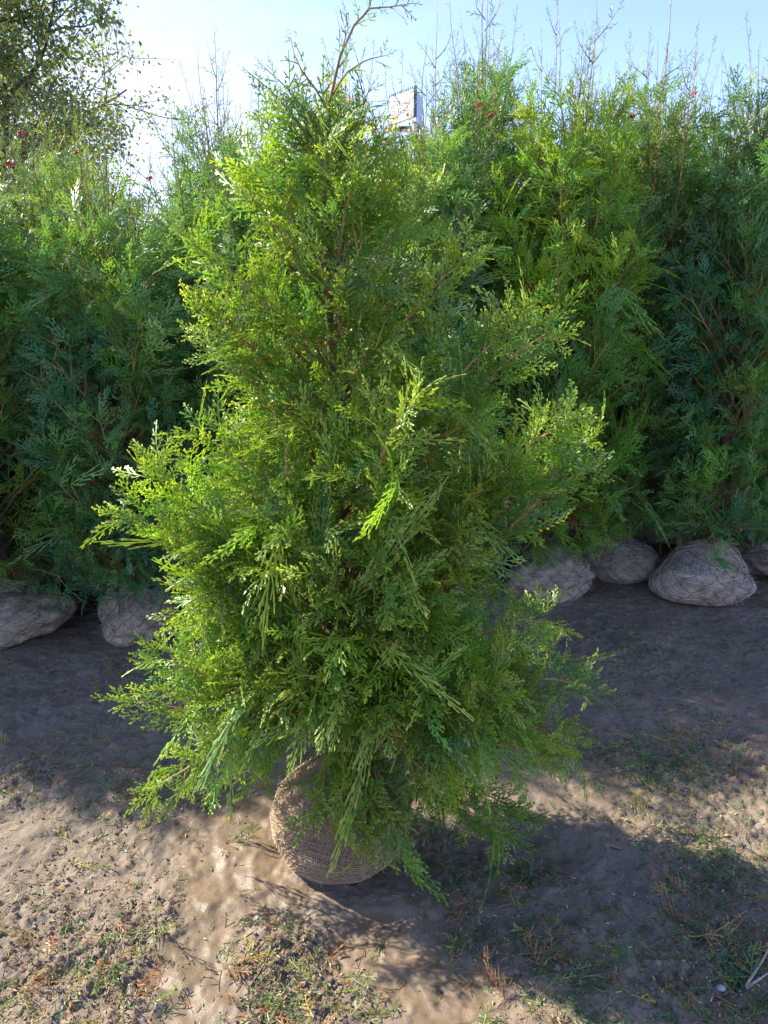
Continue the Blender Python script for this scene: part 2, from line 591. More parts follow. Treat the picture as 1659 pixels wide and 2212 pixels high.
def make_ball(seed, ax, ay, az, core, nmer, npar, thr, tr, tcol, drop, wire, collar=.035, lump=.035, fuzz=500):
    r = np.random.default_rng(seed)
    f = ball_surface(ax, ay, az, seed, lump, collar)
    th, ph = np.meshgrid(np.linspace(.02, pi - .02, 60), np.linspace(0, 2 * pi, 97)[:-1], indexing='ij')
    P = f(th, ph)
    idx = np.arange(P[..., 0].size).reshape(P.shape[:2])
    q = np.stack([idx[:-1], idx[1:], np.roll(idx[1:], -1, 1), np.roll(idx[:-1], -1, 1)], -1)
    g = Geo(); g.add(P, q, (1, 1, 1), 0)
    core_me = g.mesh('root_ball', [core], True)
    # cloth threads
    g = Geo()
    ks = [(r.normal(0, 1.2, 2), r.uniform(0, 6.28)) for _ in range(6)]

    def warp(th, ph):
        a = sum(np.sin(k[0] * np.cos(ph) * 2.2 + k[1] * th * 2 + p0) for k, p0 in ks[:3]) * (.10 if wire else .05)
        b = sum(np.sin(k[0] * np.sin(ph) * 2.4 + k[1] * th * 3 + p0) for k, p0 in ks[3:]) * (.15 if wire else .07)
        return th + a * np.sin(th), ph + b

    n1, n2 = 56, 220
    phs = np.linspace(0, 2 * pi, nmer + 1)[:-1] + r.normal(0, (.6 if wire else .25) * 2 * pi / nmer, nmer)
    tt = np.linspace(.12, pi * .86, n1)
    A, B = np.meshgrid(phs, tt, indexing='ij'); tw, pw = warp(B, A)
    mer = f(tw, pw + .006 * np.sin(B * 37 + A * 5), .0035 + .0012 * np.sin(B * 60 + A * 90))
    ths = np.linspace(.14, pi * .85, npar) + r.normal(0, (.6 if wire else .22) * 2.3 / npar, npar)
    pp = np.linspace(0, 2 * pi, n2)
    A, B = np.meshgrid(ths, pp, indexing='ij'); tw, pw = warp(A, B)
    par = f(tw + .006 * np.sin(B * 9 + A * 40), pw, .0035 - .0012 * np.sin(B * 55 + A * 70))
    for X in (mer, par):
        v, qq, al, pid = tubes(X, np.full(X.shape[:2], tr), 3)
        if drop > 0:
            cen = v[qq[:, 0]]
            k = r.normal(0, 1, (5, 3)); ss = sum(np.sin(cen @ kk * 11 + i * 1.7) for i, kk in enumerate(k)) / 2.2
            qq = qq[ss + r.normal(0, .25, len(qq)) > (-1.0 + 2.2 * drop)]
        tone = r.uniform(.7, 1.25, len(X))
        g.add(v, qq, np.array(tcol)[None] * tone[pid][:, None], 0)
    # loose fibres
    a = r.uniform(.3, pi * .8, fuzz); b = r.uniform(0, 6.28, fuzz)
    p0 = f(a, b, .003); nn = nrm(p0); p2 = p0 + nn * r.uniform(.004, .012, (fuzz, 1)) + r.normal(0, .009, (fuzz, 3))
    pm = (p0 + p2) / 2 + nn * .003
    v, qq, al, pid = tubes(np.stack([p0, pm, p2], 1), np.full((fuzz, 3), .0005), 3)
    g.add(v, qq, np.array(tcol) * 1.15, 0)
    net = g.mesh('burlap_wrap', [M_JUTE], True)
    wm = None
    if wire:
        g = Geo(); pl = []
        rows = 7
        for i in range(rows):
            for s in (1, -1):
                m = 14
                for j in range(m):
                    a0 = .45 + i * .30; b0 = (j + .5 * (i % 2)) * 2 * pi / m
                    u = np.linspace(0, 1, 7)
                    aa = a0 + u * .30 + .03 * np.sin(u * 5 + j); bb = b0 + s * u * pi / m + .02 * np.sin(u * 9 + i)
                    pl.append(f(aa, bb, .007))
        v, qq, al, pid = tubes(np.array(pl), np.full((len(pl), 7), .0010), 4)
        g.add(v, qq, (.075, .06, .05), 0)
        wm = g.mesh('wire_netting', [M_WIRE], True)
    return core_me, net, wm, az * .80


# ------------------------------------------------------------------ ground
def grow(a, b, step, far, ratio):
    mid = list(np.arange(a, b, step)); hi = [b]; s = step
    while hi[-1] < far: s *= ratio; hi.append(hi[-1] + s)
    lo = [a - step]; s = step
    while lo[-1] > -far: s *= ratio; lo.append(lo[-1] - s)
    return np.array(lo[::-1] + mid + hi)


gx = grow(-2.2, 2.5, .0062, 900, 1.12)
gy = grow(1.0, 4.3, .0062, 900, 1.12)
X, Y = np.meshgrid(gx, gy, indexing='ij')
Z = gh(X, Y)
idx = np.arange(X.size).reshape(X.shape)
q = np.stack([idx[:-1, :-1], idx[1:, :-1], idx[1:, 1:], idx[:-1, 1:]], -1)
wt = wetmask(X, Y) * (np.hypot(X, Y - 2) < 4); rg = np.clip(roughmask(X, Y), 0, 1) * (np.hypot(X, Y - 2) < 12)
g = Geo(); g.add(np.stack([X, Y, Z], -1), q, np.stack([wt, rg, rg * 0], -1).reshape(-1, 3), 0)
M_MUD, n, p = shade('trodden_mud')
va = n.nodes.new('ShaderNodeVertexColor'); va.layer_name = 'tint'
sx = n.nodes.new('ShaderNodeSeparateColor'); n.links.new(va.outputs['Color'], sx.inputs[0])
z1 = noise_node(n, 2.3, 5, .6); z2 = noise_node(n, 42, 7, .72, dist=.5); z3 = noise_node(n, 260, 4, .7)
mxa = n.nodes.new('ShaderNodeMix'); mxa.data_type = 'RGBA'
mxa.inputs['A'].default_value = (.185, .137, .090, 1); mxa.inputs['B'].default_value = (.255, .194, .133, 1)
r1 = n.nodes.new('ShaderNodeMapRange'); r1.inputs['From Min'].default_value = .35; r1.inputs['From Max'].default_value = .65
n.links.new(z1.outputs['Fac'], r1.inputs['Value']); n.links.new(r1.outputs[0], mxa.inputs['Factor'])
mxb = n.nodes.new('ShaderNodeMix'); mxb.data_type = 'RGBA'      # wet mud: browner
mxb.inputs['B'].default_value = (.188, .132, .080, 1)
n.links.new(sx.outputs[0], mxb.inputs['Factor']); n.links.new(mxa.outputs['Result'], mxb.inputs['A'])
mxc = n.nodes.new('ShaderNodeMix'); mxc.data_type = 'RGBA'      # crumbly litter soil: darker
mxc.inputs['B'].default_value = (.115, .08, .055, 1)
r2 = n.nodes.new('ShaderNodeMapRange'); r2.inputs['From Min'].default_value = .50; r2.inputs['From Max'].default_value = .66
n.links.new(z2.outputs['Fac'], r2.inputs['Value'])
mm = n.nodes.new('ShaderNodeMath'); mm.operation = 'MULTIPLY'
ma = n.nodes.new('ShaderNodeMath'); ma.operation = 'MULTIPLY_ADD'; ma.inputs[1].default_value = .65; ma.inputs[2].default_value = .12
n.links.new(sx.outputs[1], ma.inputs[0]); n.links.new(r2.outputs[0], mm.inputs[0]); n.links.new(ma.outputs[0], mm.inputs[1])
n.links.new(mm.outputs[0], mxc.inputs['Factor']); n.links.new(mxb.outputs['Result'], mxc.inputs['A'])
z4 = noise_node(n, 9, 8, .75)
f1 = n.nodes.new('ShaderNodeMapRange'); f1.inputs['From Min'].default_value = .3; f1.inputs['From Max'].default_value = .7; f1.inputs['To Min'].default_value = .74; f1.inputs['To Max'].default_value = 1.16
f2 = n.nodes.new('ShaderNodeMapRange'); f2.inputs['From Min'].default_value = .3; f2.inputs['From Max'].default_value = .7; f2.inputs['To Min'].default_value = .78; f2.inputs['To Max'].default_value = 1.18
n.links.new(z4.outputs['Fac'], f1.inputs['Value']); n.links.new(z3.outputs['Fac'], f2.inputs['Value'])
f3 = n.nodes.new('ShaderNodeMath'); f3.operation = 'MULTIPLY'; n.links.new(f1.outputs[0], f3.inputs[0]); n.links.new(f2.outputs[0], f3.inputs[1])
f4 = n.nodes.new('ShaderNodeVectorMath'); f4.operation = 'SCALE'; n.links.new(mxc.outputs['Result'], f4.inputs[0]); n.links.new(f3.outputs[0], f4.inputs['Scale'])
n.links.new(f4.outputs[0], p.inputs['Base Color'])
rr = n.nodes.new('ShaderNodeMapRange'); rr.inputs['To Min'].default_value = .78; rr.inputs['To Max'].default_value = .44
n.links.new(sx.outputs[0], rr.inputs['Value']); n.links.new(rr.outputs[0], p.inputs['Roughness'])
hh = n.nodes.new('ShaderNodeMath'); hh.operation = 'MULTIPLY_ADD'; hh.inputs[1].default_value = .5
n.links.new(z3.outputs['Fac'], hh.inputs[0]); n.links.new(z2.outputs['Fac'], hh.inputs[2])
b = bump(n, p, hh.outputs[0], .55, .010)
rb = n.nodes.new('ShaderNodeMapRange'); rb.inputs['To Min'].default_value = .75; rb.inputs['To Max'].default_value = .30
n.links.new(sx.outputs[0], rb.inputs['Value']); n.links.new(rb.outputs[0], b.inputs['Strength'])
tag(link('ground', g.mesh('ground', [M_MUD], True)), 'bare trodden mud with a wet smooth patch', 'ground', kind='structure')


# ------------------------------------------------------------------ the balled tree in front
AX = np.array([-.13, 2.02])


def axis0(z):
    return np.array([AX[0] + .006 * math.sin(z * 3), AX[1] - .01 * z, z])


ZL = [.16, .345, .50, .64, .79, .93, 1.07, 1.17, 1.23, 1.33, 1.42, 1.57, 1.69, 1.80, 1.87, 1.98, 2.12]
RL = [.34, .47, .52, .54, .57, .56, .54, .46, .36, .33, .31, .27, .26, .21, .17, .10, .07]
ZR = [.16, .345, .50, .60, .68, .79, .93, 1.07, 1.21, 1.33, 1.42, 1.57, 1.62, 1.69, 1.80, 1.87, 1.98, 2.12]
RR = [.56, .70, .70, .63, .56, .54, .54, .56, .53, .46, .40, .33, .29, .28, .25, .17, .09, .06]


def R0(z, a):
    l = np.interp(z, ZL, RL); rr_ = np.interp(z, ZR, RR)
    c = math.cos(a)
    m = rr_ * (1 + c) / 2 + l * (1 - c) / 2
    return m * (1 - .36 * abs(math.sin(a)))


def env0(p):
    dx, dy = p[0] - AX[0], p[1] - AX[1]
    a = math.atan2(dy, dx)
    if math.hypot(dx, dy) > R0(p[2], a) * 1.0: return False
    return p[2] > (1.6 - np.interp(dx, [-.4, -.1, .15, .5], [.70, .735, .76, .80]) * p[1] if dy < .12 else .24)


def hero_branches():
    r = np.random.default_rng(77)
    out_ = []
    n = 150
    zs = []
    # strata weighted by girth
    zg = np.linspace(.38, 2.05, 400); wgt = np.array([(np.interp(z, ZL, RL) + np.interp(z, ZR, RR)) for z in zg]) + .12 + 1.0 * (zg < .80)
    cdf = np.cumsum(wgt) / wgt.sum()
    for i in range(n):
        z1 = np.interp((i + r.uniform(.1, .9)) / n, cdf, zg)
        a = (i * 2.399963 + r.normal(0, .25)) % (2 * pi)
        front = max(0., -math.sin(a))
        R = max(.04, R0(z1, a) - .07) * r.uniform(.62, 1.02)
        R *= 1 + .12 * math.sin(3 * a + z1 * 7) + .10 * math.sin(2 * a - z1 * 11)
        if front > .1 and z1 < .62: z1 = .62 + (z1 - .62) * (1 - .7 * min(1, front * 2)); R *= 1 - .12 * front
        if r.random() < .12: R *= 1.06
        o = np.array([math.cos(a), math.sin(a), 0]); up = np.array([0, 0, 1.])
        k = np.interp(z1, [.2, .5, .9, 1.5, 2.1], [-.25, .25, .55, .95, 1.6])
        z0 = max(.34 + r.uniform(0, .1), z1 - k * R)
        z0 = min(z0, 2.0)
        A = axis0(z0); B = axis0(z1) + o * R; B[2] = z1
        el = np.interp(z1, [.2, .6, 1.2, 2.0], [10, 30, 45, 60])
        e2 = np.interp(z1, [.2, .5, 1.0, 2.0], [-22, 6, 28, 62]) + r.normal(0, 12)
        sd_ = o * math.cos(rad(el)) + up * math.sin(rad(el))
        ed = o * math.cos(rad(e2)) + up * math.sin(rad(e2)) + r.normal(0, .12, 3)
        out_.append((A, B, sd_, nrm(ed), np.interp(z1, [.2, .6, 1.2], [-.3, .1, .5]), False))
    # skirt hanging over the ball towards the viewer and sideways
    for (px, py, yy) in [(735, 1780, 1.74), (810, 1770, 1.78), (690, 1745, 1.80), (795, 1815, 1.73), (850, 1760, 1.80), (868, 1835, 1.72), (1080, 1800, 1.86), (1110, 1760, 1.95), (960, 1700, 1.78), (345, 1690, 1.86), (1230, 1600, 2.0), (1180, 1640, 1.9), (1250, 1480, 2.1), (1180, 1345, 2.1)]:
        B = at(px, py, yy); A = axis0(r.uniform(.36, .5))
        o = nrm(np.array([B[0] - A[0], B[1] - A[1], 0])); el = rad(r.uniform(8, 22)); e2 = rad(-48 if 600 < px < 900 else -22)
        out_.append((A, B, o * math.cos(el) + np.array([0, 0, math.sin(el)]), o * math.cos(e2) + np.array([0, 0, math.sin(e2)]), -.5, True))
    # stray shoots that stand out of the outline
    for (px, py, yy) in [(445, 545, 1.95), (445, 665, 1.95), (450, 745, 1.95), (430, 940, 1.9), (320, 1015, 1.95), (275, 1100, 1.9), (1195, 715, 2.0), (1225, 905, 2.0), (1275, 960, 2.05), (1135, 690, 2.0), (1265, 1015, 2.0), (310, 1515, 1.85), (345, 1420, 1.9), (905, 870, 1.62), (1010, 560, 2.0), (540, 430, 1.98), (940, 420, 2.0), (590, 330, 2.0), (645, 275, 1.97), (765, 270, 2.0), (805, 330, 1.97), (860, 400, 2.0), (560, 380, 1.95), (620, 245, 2.0), (700, 330, 1.88), (760, 400, 1.85)]:
        B = at(px, py, yy); R = math.hypot(B[0] - AX[0], B[1] - AX[1])
        A = axis0(max(.4, B[2] - R * .9 - .05)); o = nrm(np.array([B[0] - A[0], B[1] - A[1], 0]))
        out_.append((A, B, nrm(o + [0, 0, .7]), nrm(o + [0, 0, .55]), .5, True))
    return out_


def hue_hero(r, p):
    g_ = GREENS[r.choice(5, p=[.32, .16, .26, .10, .16])]
    return g_ * r.uniform(.75, 1.2) * 1.05


D0 = 1.99
lead_px = [
    ([(712, 560), (708, 420), (706, 300), (712, 220), (735, 120), (765, 55), (800, 18), (845, 15), (885, 8)], .0055),
    ([(707, 235), (680, 190), (650, 150), (635, 115), (627, 80)], .0028),
    ([(713, 215), (745, 160), (790, 130), (832, 120)], .0026),
    ([(741, 100), (752, 60), (745, 30)], .0018),
    ([(700, 330), (640, 260), (590, 200), (535, 155)], .0034),
    ([(705, 300), (660, 240), (610, 180), (570, 145)], .0028),
    ([(708, 330), (740, 280), (780, 230), (800, 190)], .0028),
    ([(780, 40), (800, 12), (802, -25)], .0016),
    ([(708, 380), (650, 330), (600, 290), (560, 250)], .003),
    ([(708, 400), (750, 350), (800, 300), (830, 240)], .003),
    ([(690, 450), (620, 400), (560, 340), (530, 290)], .003),
]
leaders = []
for pl, rb_ in lead_px:
    k = len(pl)
    leaders.append(([at(px, py, D0 + .02 * math.sin(i * 1.3 + len(leaders) * 2.1) * (i > 0)) for i, (px, py) in enumerate(pl)], rb_))
G, FR = crown(5, axis0, hero_branches(), .044, .024, HERO_F + [HERO_S], .008, (.50, .56, .13), hue_hero, leaders=leaders, inner=500, cones=.20, hero=True, env=env0, t0=.34)
print('hero fronds', len(FR.rows), 'verts', G.n)
hero = bpy.data.objects.new('conifer_tree', None); COL.objects.link(hero)
hero.location = (AX[0], AX[1], 0)
hero.empty_display_size = .2
tag(hero, 'bright green conifer standing alone in front of the hedge in a tan burlap root ball', 'tree')
off = -np.array([AX[0], AX[1], 0])


def shifted(G, off):
    for i in range(len(G.v)):
        G.v[i] = (G.v[i] + off).astype(np.float32)
    return G


link('crown', shifted(G, off).mesh('crown', [M_LEAF, M_TWIG, M_CONE]), hero).color = (1.14, 1.17, .88, 1)
zz = np.linspace(.24, 2.0, 14)
tp = np.array([axis0(z) for z in zz]); tp[-1] = at(706, 300, D0)
tp[:, :2] += rng.normal(0, .006, (14, 2))
link('trunk', shifted(stem(tp, np.linspace(.024, .0055, 14), (.13, .075, .05)), off).mesh('trunk', [M_BARK], True), hero)
core_me, net_me, _, hz_ = make_ball(21, .212, .20, .165, M_SOIL, 215, 84, 0, .00085, (.46, .33, .205), 0, False, collar=.05, fuzz=900)
rbz = hz_ + float(gh(-.12, 1.99)) - .006
ob = link('root_ball', core_me, hero, (-.005, -.05, rbz))
link('burlap_wrap', net_me, ob)

# ------------------------------------------------------------------ hedge trees: five kinds of crown, shared
def hedge_variant(seed, H, R, bottom):
    r = np.random.default_rng(seed)
    br = []
    n = 84

    def ax(z):
        return np.array([.02 * math.sin(z * 2 + seed), .02 * math.cos(z * 1.7 + seed), z])
    zg = np.linspace(bottom, H * .97, 300)
    Rz = np.interp(zg / H, [0, .12, .3, .6, .8, .92, 1], [.8, 1, 1.0, .98, .88, .66, .35]) * R
    cdf = np.cumsum(Rz + .09); cdf /= cdf[-1]
    ph = r.uniform(0, 6.28, 4)
    for i in range(n):
        z1 = np.interp((i + r.random()) / n, cdf, zg)
        a = (i * 2.399963 + r.normal(0, .3)) % (2 * pi)
        rr_ = np.interp(z1, zg, Rz) * r.uniform(.7, 1.08) * (1 + .13 * math.sin(2 * a + ph[0] + z1 * 3) + .1 * math.sin(3 * a + ph[1] - z1 * 5))
        o = np.array([math.cos(a), math.sin(a), 0]); up = np.array([0, 0, 1.])
        k = np.interp(z1 / H, [0, .2, .6, 1], [-.1, .5, 1.0, 1.8])
        z0 = max(.33, z1 - k * rr_ - .05); A = ax(z0); B = ax(z1) + o * rr_
        el = np.interp(z1 / H, [0, .3, 1], [15, 45, 66]); e2 = np.interp(z1 / H, [0, .15, .4, 1], [-35, 15, 48, 72]) + r.normal(0, 12)
        br.append((A, B, nrm(o * math.cos(rad(el)) + up * math.sin(rad(el))), nrm(o * math.cos(rad(e2)) + up * math.sin(rad(e2)) + r.normal(0, .12, 3)), np.interp(z1 / H, [0, .2, .5], [-.2, .2, .7]), False))
    lead = []
    for i in range(13):
        a = r.uniform(0, 6.28); q = abs(r.normal(0, .10)) if i else 0
        z0 = H * r.uniform(.70, .86); z1 = H + (r.uniform(-.08, .24) if i else r.uniform(.22, .42))
        d = np.array([math.cos(a) * q, math.sin(a) * q, 0]); p0 = ax(z0) + d * .6
        pts = [p0]
        for k in range(1, 6):
            t = k / 5
            pts.append(ax(z0) * 1.0 * np.array([1, 1, 0]) + d * (.6 + 1.0 * t) + np.array([0, 0, z0 + (z1 - z0) * t]) + np.append(r.normal(0, .012, 2), 0))
        lead.append((np.array(pts), .0062 if i == 0 else .0038))
        if i < 4:
            for sgn in (-1, 1):
                t0 = r.uniform(.35, .75); b0 = pts[0] + (pts[-1] - pts[0]) * t0
                e = b0 + np.array([r.uniform(.05, .14) * sgn, r.normal(0, .06), r.uniform(.08, .2)])
                lead.append((np.array([b0, (b0 + e) / 2 + [sgn * .015, 0, -.01], e]), .0028))

    def hue(rr2, p):
        base = GREENS[rr2.choice(5, p=[.22, .26, .08, .26, .18])]
        t = np.clip((p[2] - H * .62) / (H * .38), 0, 1)          # blends to a paler, yellower green towards the top
        return base * np.array([1.35, 1.42, 1.9]) * rr2.uniform(.8, 1.2) * (1 - t * .35) + np.array([.125, .17, .045]) * t * .6
    G_, F_ = crown(seed + 50, ax, br, .074, .040, FAR_F + [FAR_S], .010, (.22, .29, .09), hue, leaders=lead, inner=260, cones=.16, fl=1.0, env=lambda p: p[2] > bottom * .88)
    me = G_.mesh('crown', [M_LEAF, M_TWIG, M_CONE])
    zz_ = np.linspace(.22, H * .88, 12); tp_ = np.array([ax(z) for z in zz_])
    st = stem(tp_, np.linspace(.024, .006, 12), (.085, .05, .04), 7).mesh('trunk', [M_BARK], True)
    return me, st


VAR = [hedge_variant(31, 2.25, .37, .30), hedge_variant(32, 2.45, .35, .31), hedge_variant(33, 2.35, .39, .26), hedge_variant(34, 2.50, .34, .31)]
BALLS = [make_ball(61, .31, .27, .145, M_SOILG, 120, 50, 0, .0011, (.60, .51, .40), .42, True, collar=.03, lump=.085, fuzz=500),
         make_ball(62, .26, .25, .145, M_SOILG, 110, 48, 0, .0011, (.60, .51, .40), .42, True, collar=.03, lump=.085, fuzz=500),
         make_ball(63, .29, .25, .145, M_SOILG, 120, 50, 0, .0011, (.64, .55, .44), .32, True, collar=.03, lump=.085, fuzz=700)]

FRONT = [  # x, y, variant, height scale, ball, ball scale, rot, label
    (-3.15, 3.45, 1, .93, 0, 1, 1.0, None),
    (-2.62, 3.55, 0, 1.0, 1, 1, 4.0, None),
    (-1.95, 3.62, 2, .96, 0, .95, .3, 'hedge conifer at the left edge hanging low over a wide grey root ball'),
    (-1.27, 3.60, 0, .94, 1, .84, 2.2, "hedge conifer over the rounded grey root ball just left of the front tree"),
    (-.56, 3.86, 1, .98, 2, 1, 5.1, 'front row hedge conifer rising directly behind the left flank of the front tree'),
    (.20, 3.98, 3, .98, 1, 1, 3.3, 'front row hedge conifer hidden behind the middle of the front tree'),
    (.98, 4.18, 2, 1.16, 1, 1.0, 1.2, 'hedge conifer just right of the front tree above the leftmost ball there'),
    (1.92, 4.12, 3, 1.10, 2, 1.12, 4.4, 'hedge conifer on the right above the largest pale netted root ball'),
    (1.50, 4.52, 0, 1.22, 2, .9, 5.9, 'hedge conifer set back between the two big root balls at the right'),
    (2.55, 4.40, 0, 1.22, 0, 1, 2.9, 'hedge conifer at the right edge of the photo with its root ball in deep shade'),
    (3.25, 4.45, 1, 1.08, 1, 1, .7, None)]
BACK = []
r_ = np.random.default_rng(9)
for row, (yy, x0, x1) in enumerate([(4.42, -3.5, 3.6), (5.05, -4.0, 4.0), (5.75, -4.6, 4.4)]):
    x = x0
    while x < x1:
        if not (row == 0 and 1.0 < x < 2.0): BACK.append((x + r_.uniform(-.1, .1), yy + .09 * x + r_.uniform(-.1, .1), int(r_.integers(4)), None, int(r_.integers(3)), 1, r_.uniform(0, 6.28), None))
        x += .66


def hedge_tree(x, y, v, hs, b, bs, rot, label):
    if hs is None:
        hs = np.interp(x, [-4, -1.8, -1.2, -.5, .35, 1.1, 4], [1.0, 1.0, .99, 1.07, 1.14, 1.19, 1.22]) * r_.uniform(.97, 1.03)
    e = bpy.data.objects.new('conifer_tree', None); COL.objects.link(e)
    e.location = (x, y, 0); e.rotation_euler = (0, 0, rot); e.empty_display_size = .2
    c = link('crown', VAR[v][0], e); c.scale = (1, 1, hs)
    u_ = r_.random(); c.color = (1.4, 1.28, .6, 1) if abs(x - .98) < .01 else (.92 + .32 * u_, 1.03 + .07 * u_, 1.15 - .4 * u_, 1)
    t = link('trunk', VAR[v][1], e); t.scale = (1, 1, hs)
    core, net, wire, hz2 = BALLS[b]
    o = link('root_ball', core, e, (0, 0, hz2 * bs + float(gh(x, y)) - .012)); o.scale = (bs, bs, bs)
    link('burlap_wrap', net, o); link('wire_netting', wire, o)
    if label is None:
        if y < 4.0 or x > 3:
            label = 'hedge conifer standing beyond the edge of the picture in the front row'
        else:
            label = 'tall green conifer in the rows behind the front row of the hedge'
    return tag(e, label, 'tree', group='conifers with burlap root balls standing in rows as a hedge')


for a_ in FRONT: hedge_tree(*a_)
for a_ in BACK: hedge_tree(*a_)

# ------------------------------------------------------------------ broadleaf tree at the left
def broadleaf(seed, loc, Hc, Rc, nleaf, label, name='broadleaf_tree', leaf=.055, pal=None, trunk_r=.12, zc=.5):
    r = np.random.default_rng(seed)
    br, rad_ = [], []
    tips = []

    def rec(p, d, ln, rd, lvl):
        n = 8
        pts = [p]
        for i in range(n - 1):
            d = nrm(d + r.normal(0, .10, 3) + np.array([0, 0, .02]))
            pts.append(pts[-1] + d * ln / (n - 1))
        pts = np.array(pts); br.append(pts); rad_.append(np.linspace(rd, rd * .45, n))
        if lvl >= 4:
            tips.append(pts); return
        if lvl >= 3: tips.append(pts)
        for i in range(5 if lvl else 7):
            t = r.uniform(.3, 1)
            k = min(int(t * (n - 1)), n - 2); q_ = pts[k] + (pts[k + 1] - pts[k]) * (t * (n - 1) - k)
            sd2 = nrm(np.cross(d, r.normal(0, 1, 3)))
            rec(q_, nrm(d * .7 + sd2 * .75 + np.array([0, 0, .1 if lvl < 2 else -.22])), ln * r.uniform(.5, .72), rd * .45, lvl + 1)
    rec(np.array([0, 0, 0.]), np.array([.03, 0, 1.]), Hc * .55, trunk_r, 0)
    g = Geo()
    v, q, al, pid = tubes(np.array(br), np.array(rad_), 5)
    g.add(v, q, (.07, .055, .045), 0)
    e = bpy.data.objects.new(name, None); COL.objects.link(e); e.location = loc
    link('trunk', g.mesh('trunk', [M_BARK], True), e)
    A = np.array(tips)
    ti = r.integers(0, len(A), nleaf); u = r.random(nleaf) * 6.99; k = u.astype(int); f = (u - k)[:, None]
    P = A[ti, k] * (1 - f) + A[ti, k + 1] * f + r.normal(0, .075, (nleaf, 3))
    d = nrm(r.normal(0, 1, (nleaf, 3)) + [0, 0, -.5]); s = nrm(np.cross(d, r.normal(0, 1, (nleaf, 3))))
    nn = np.cross(d, s)
    ln = leaf * r.uniform(.7, 1.3, (nleaf, 1)); wd = ln * .33
    # leaf: two quads folded along the midrib
    V = np.stack([P, P + d * ln * .5 + s * wd + nn * wd * .3, P + d * ln, P + d * ln * .5 - s * wd + nn * wd * .3, P + d * ln * .5], 1)
    b0 = (np.arange(nleaf) * 5)[:, None]
    q1 = np.concatenate([b0 + [0, 1, 2, 4], b0 + [0, 4, 2, 3]])
    pal = np.array(pal if pal is not None else [[.13, .21, .07], [.10, .18, .07], [.17, .24, .08], [.20, .20, .08]])
    c = pal[r.choice(len(pal), nleaf)] * r.uniform(.7, 1.25, (nleaf, 1))
    g = Geo(); g.add(V.reshape(-1, 3), q1, np.repeat(c, 5, 0), 0)
    link('crown', g.mesh('crown', [M_BROAD]), e)
    return tag(e, label, 'tree')


broadleaf(5, (-5.45, 10.6, 0), 7.0, 2.2, 32000, 'tall leafy tree with dark branches rising behind the hedge at the left edge', trunk_r=.13, leaf=.058)
broadleaf(14, (-1.05, 9.6, 0), 4.1, 1, 5000, 'orange leaved shrub showing behind the hedge left of the billboard', name='autumn_shrub', leaf=.05,
          pal=[[.50, .16, .03], [.55, .24, .05], [.38, .12, .03], [.20, .18, .05]], trunk_r=.05)
broadleaf(19, (.30, 9.2, 0), 3.8, 1, 6000, 'orange leaved shrub showing behind the hedge below the billboard', name='autumn_shrub', leaf=.05,
          pal=[[.60, .18, .03], [.60, .26, .05], [.42, .13, .03], [.22, .20, .05]], trunk_r=.05)

# ------------------------------------------------------------------ billboard tower
def flat_mat(name, col, rough=.5, sc=6, amt=.08):
    m, n, p = shade(name)
    z = noise_node(n, sc, 4)
    r = n.nodes.new('ShaderNodeMapRange'); r.inputs['To Min'].default_value = 1 - amt; r.inputs['To Max'].default_value = 1 + amt
    n.links.new(z.outputs['Fac'], r.inputs['Value'])
    v = n.nodes.new('ShaderNodeVectorMath'); v.operation = 'SCALE'; v.inputs[0].default_value = col
    n.links.new(r.outputs[0], v.inputs['Scale']); n.links.new(v.outputs[0], p.inputs['Base Color'])
    p.inputs['Roughness'].default_value = rough
    return m


def box(g, c, s, col=(1, 1, 1), R=None, m=0):
    c = np.array(c, float); s = np.array(s, float) / 2
    v = np.array([[x, y, z] for x in (-1, 1) for y in (-1, 1) for z in (-1, 1)]) * s
    if R is not None: v = v @ np.array(R).T
    g.add(v + c, [[0, 1, 3, 2], [4, 6, 7, 5], [0, 4, 5, 1], [2, 3, 7, 6], [0, 2, 6, 4], [1, 5, 7, 3]], col, m)


M_PANEL = flat_mat('pale_panel', (.62, .60, .66))
M_PANELB = flat_mat('bluish_panel', (.32, .40, .62))
M_STEEL = flat_mat('painted_steel', (.55, .57, .62))
M_DARK = flat_mat('dark_steel', (.06, .07, .07))
M_MAUVE = flat_mat('faded_red_lettering', (.50, .30, .42))
BY = 96.0
cL = at(843, 0, BY)[0]; cM = at(897, 0, BY)[0]
tpL = at(842, 200, BY - 1); tpM = at(898, 187, BY - 4); btL = at(842, 258, BY - 1); btM = at(898, 249, BY - 4); tpR = at(908, 190, BY + 3)
bb = bpy.data.objects.new('billboard_tower', None); COL.objects.link(bb)
bb.location = (tpM[0], BY, 0)
tag(bb, 'pale three sided billboard on tall posts far behind the hedge', 'billboard')
zt, zb = tpM[2], btM[2]
bo = np.array([tpM[0], BY, 0])


def prism(g, pts, z0, z1, m=0):
    pts = np.array(pts); k = len(pts)
    v = np.concatenate([np.c_[pts, np.full(k, z0)], np.c_[pts, np.full(k, z1)]]) - bo
    q = [[i, (i + 1) % k, (i + 1) % k + k, i + k] for i in range(k)]
    g.add(v, q, (1, 1, 1), m)
    g.add(v, [[0, 1, 2, 2 if k == 3 else 3]] if k == 4 else [[0, 1, 2, 2]], (1, 1, 1), m)
    g.add(v, [[k, k + 1, k + 2, k + 3 if k == 4 else k + 2]], (1, 1, 1), m)


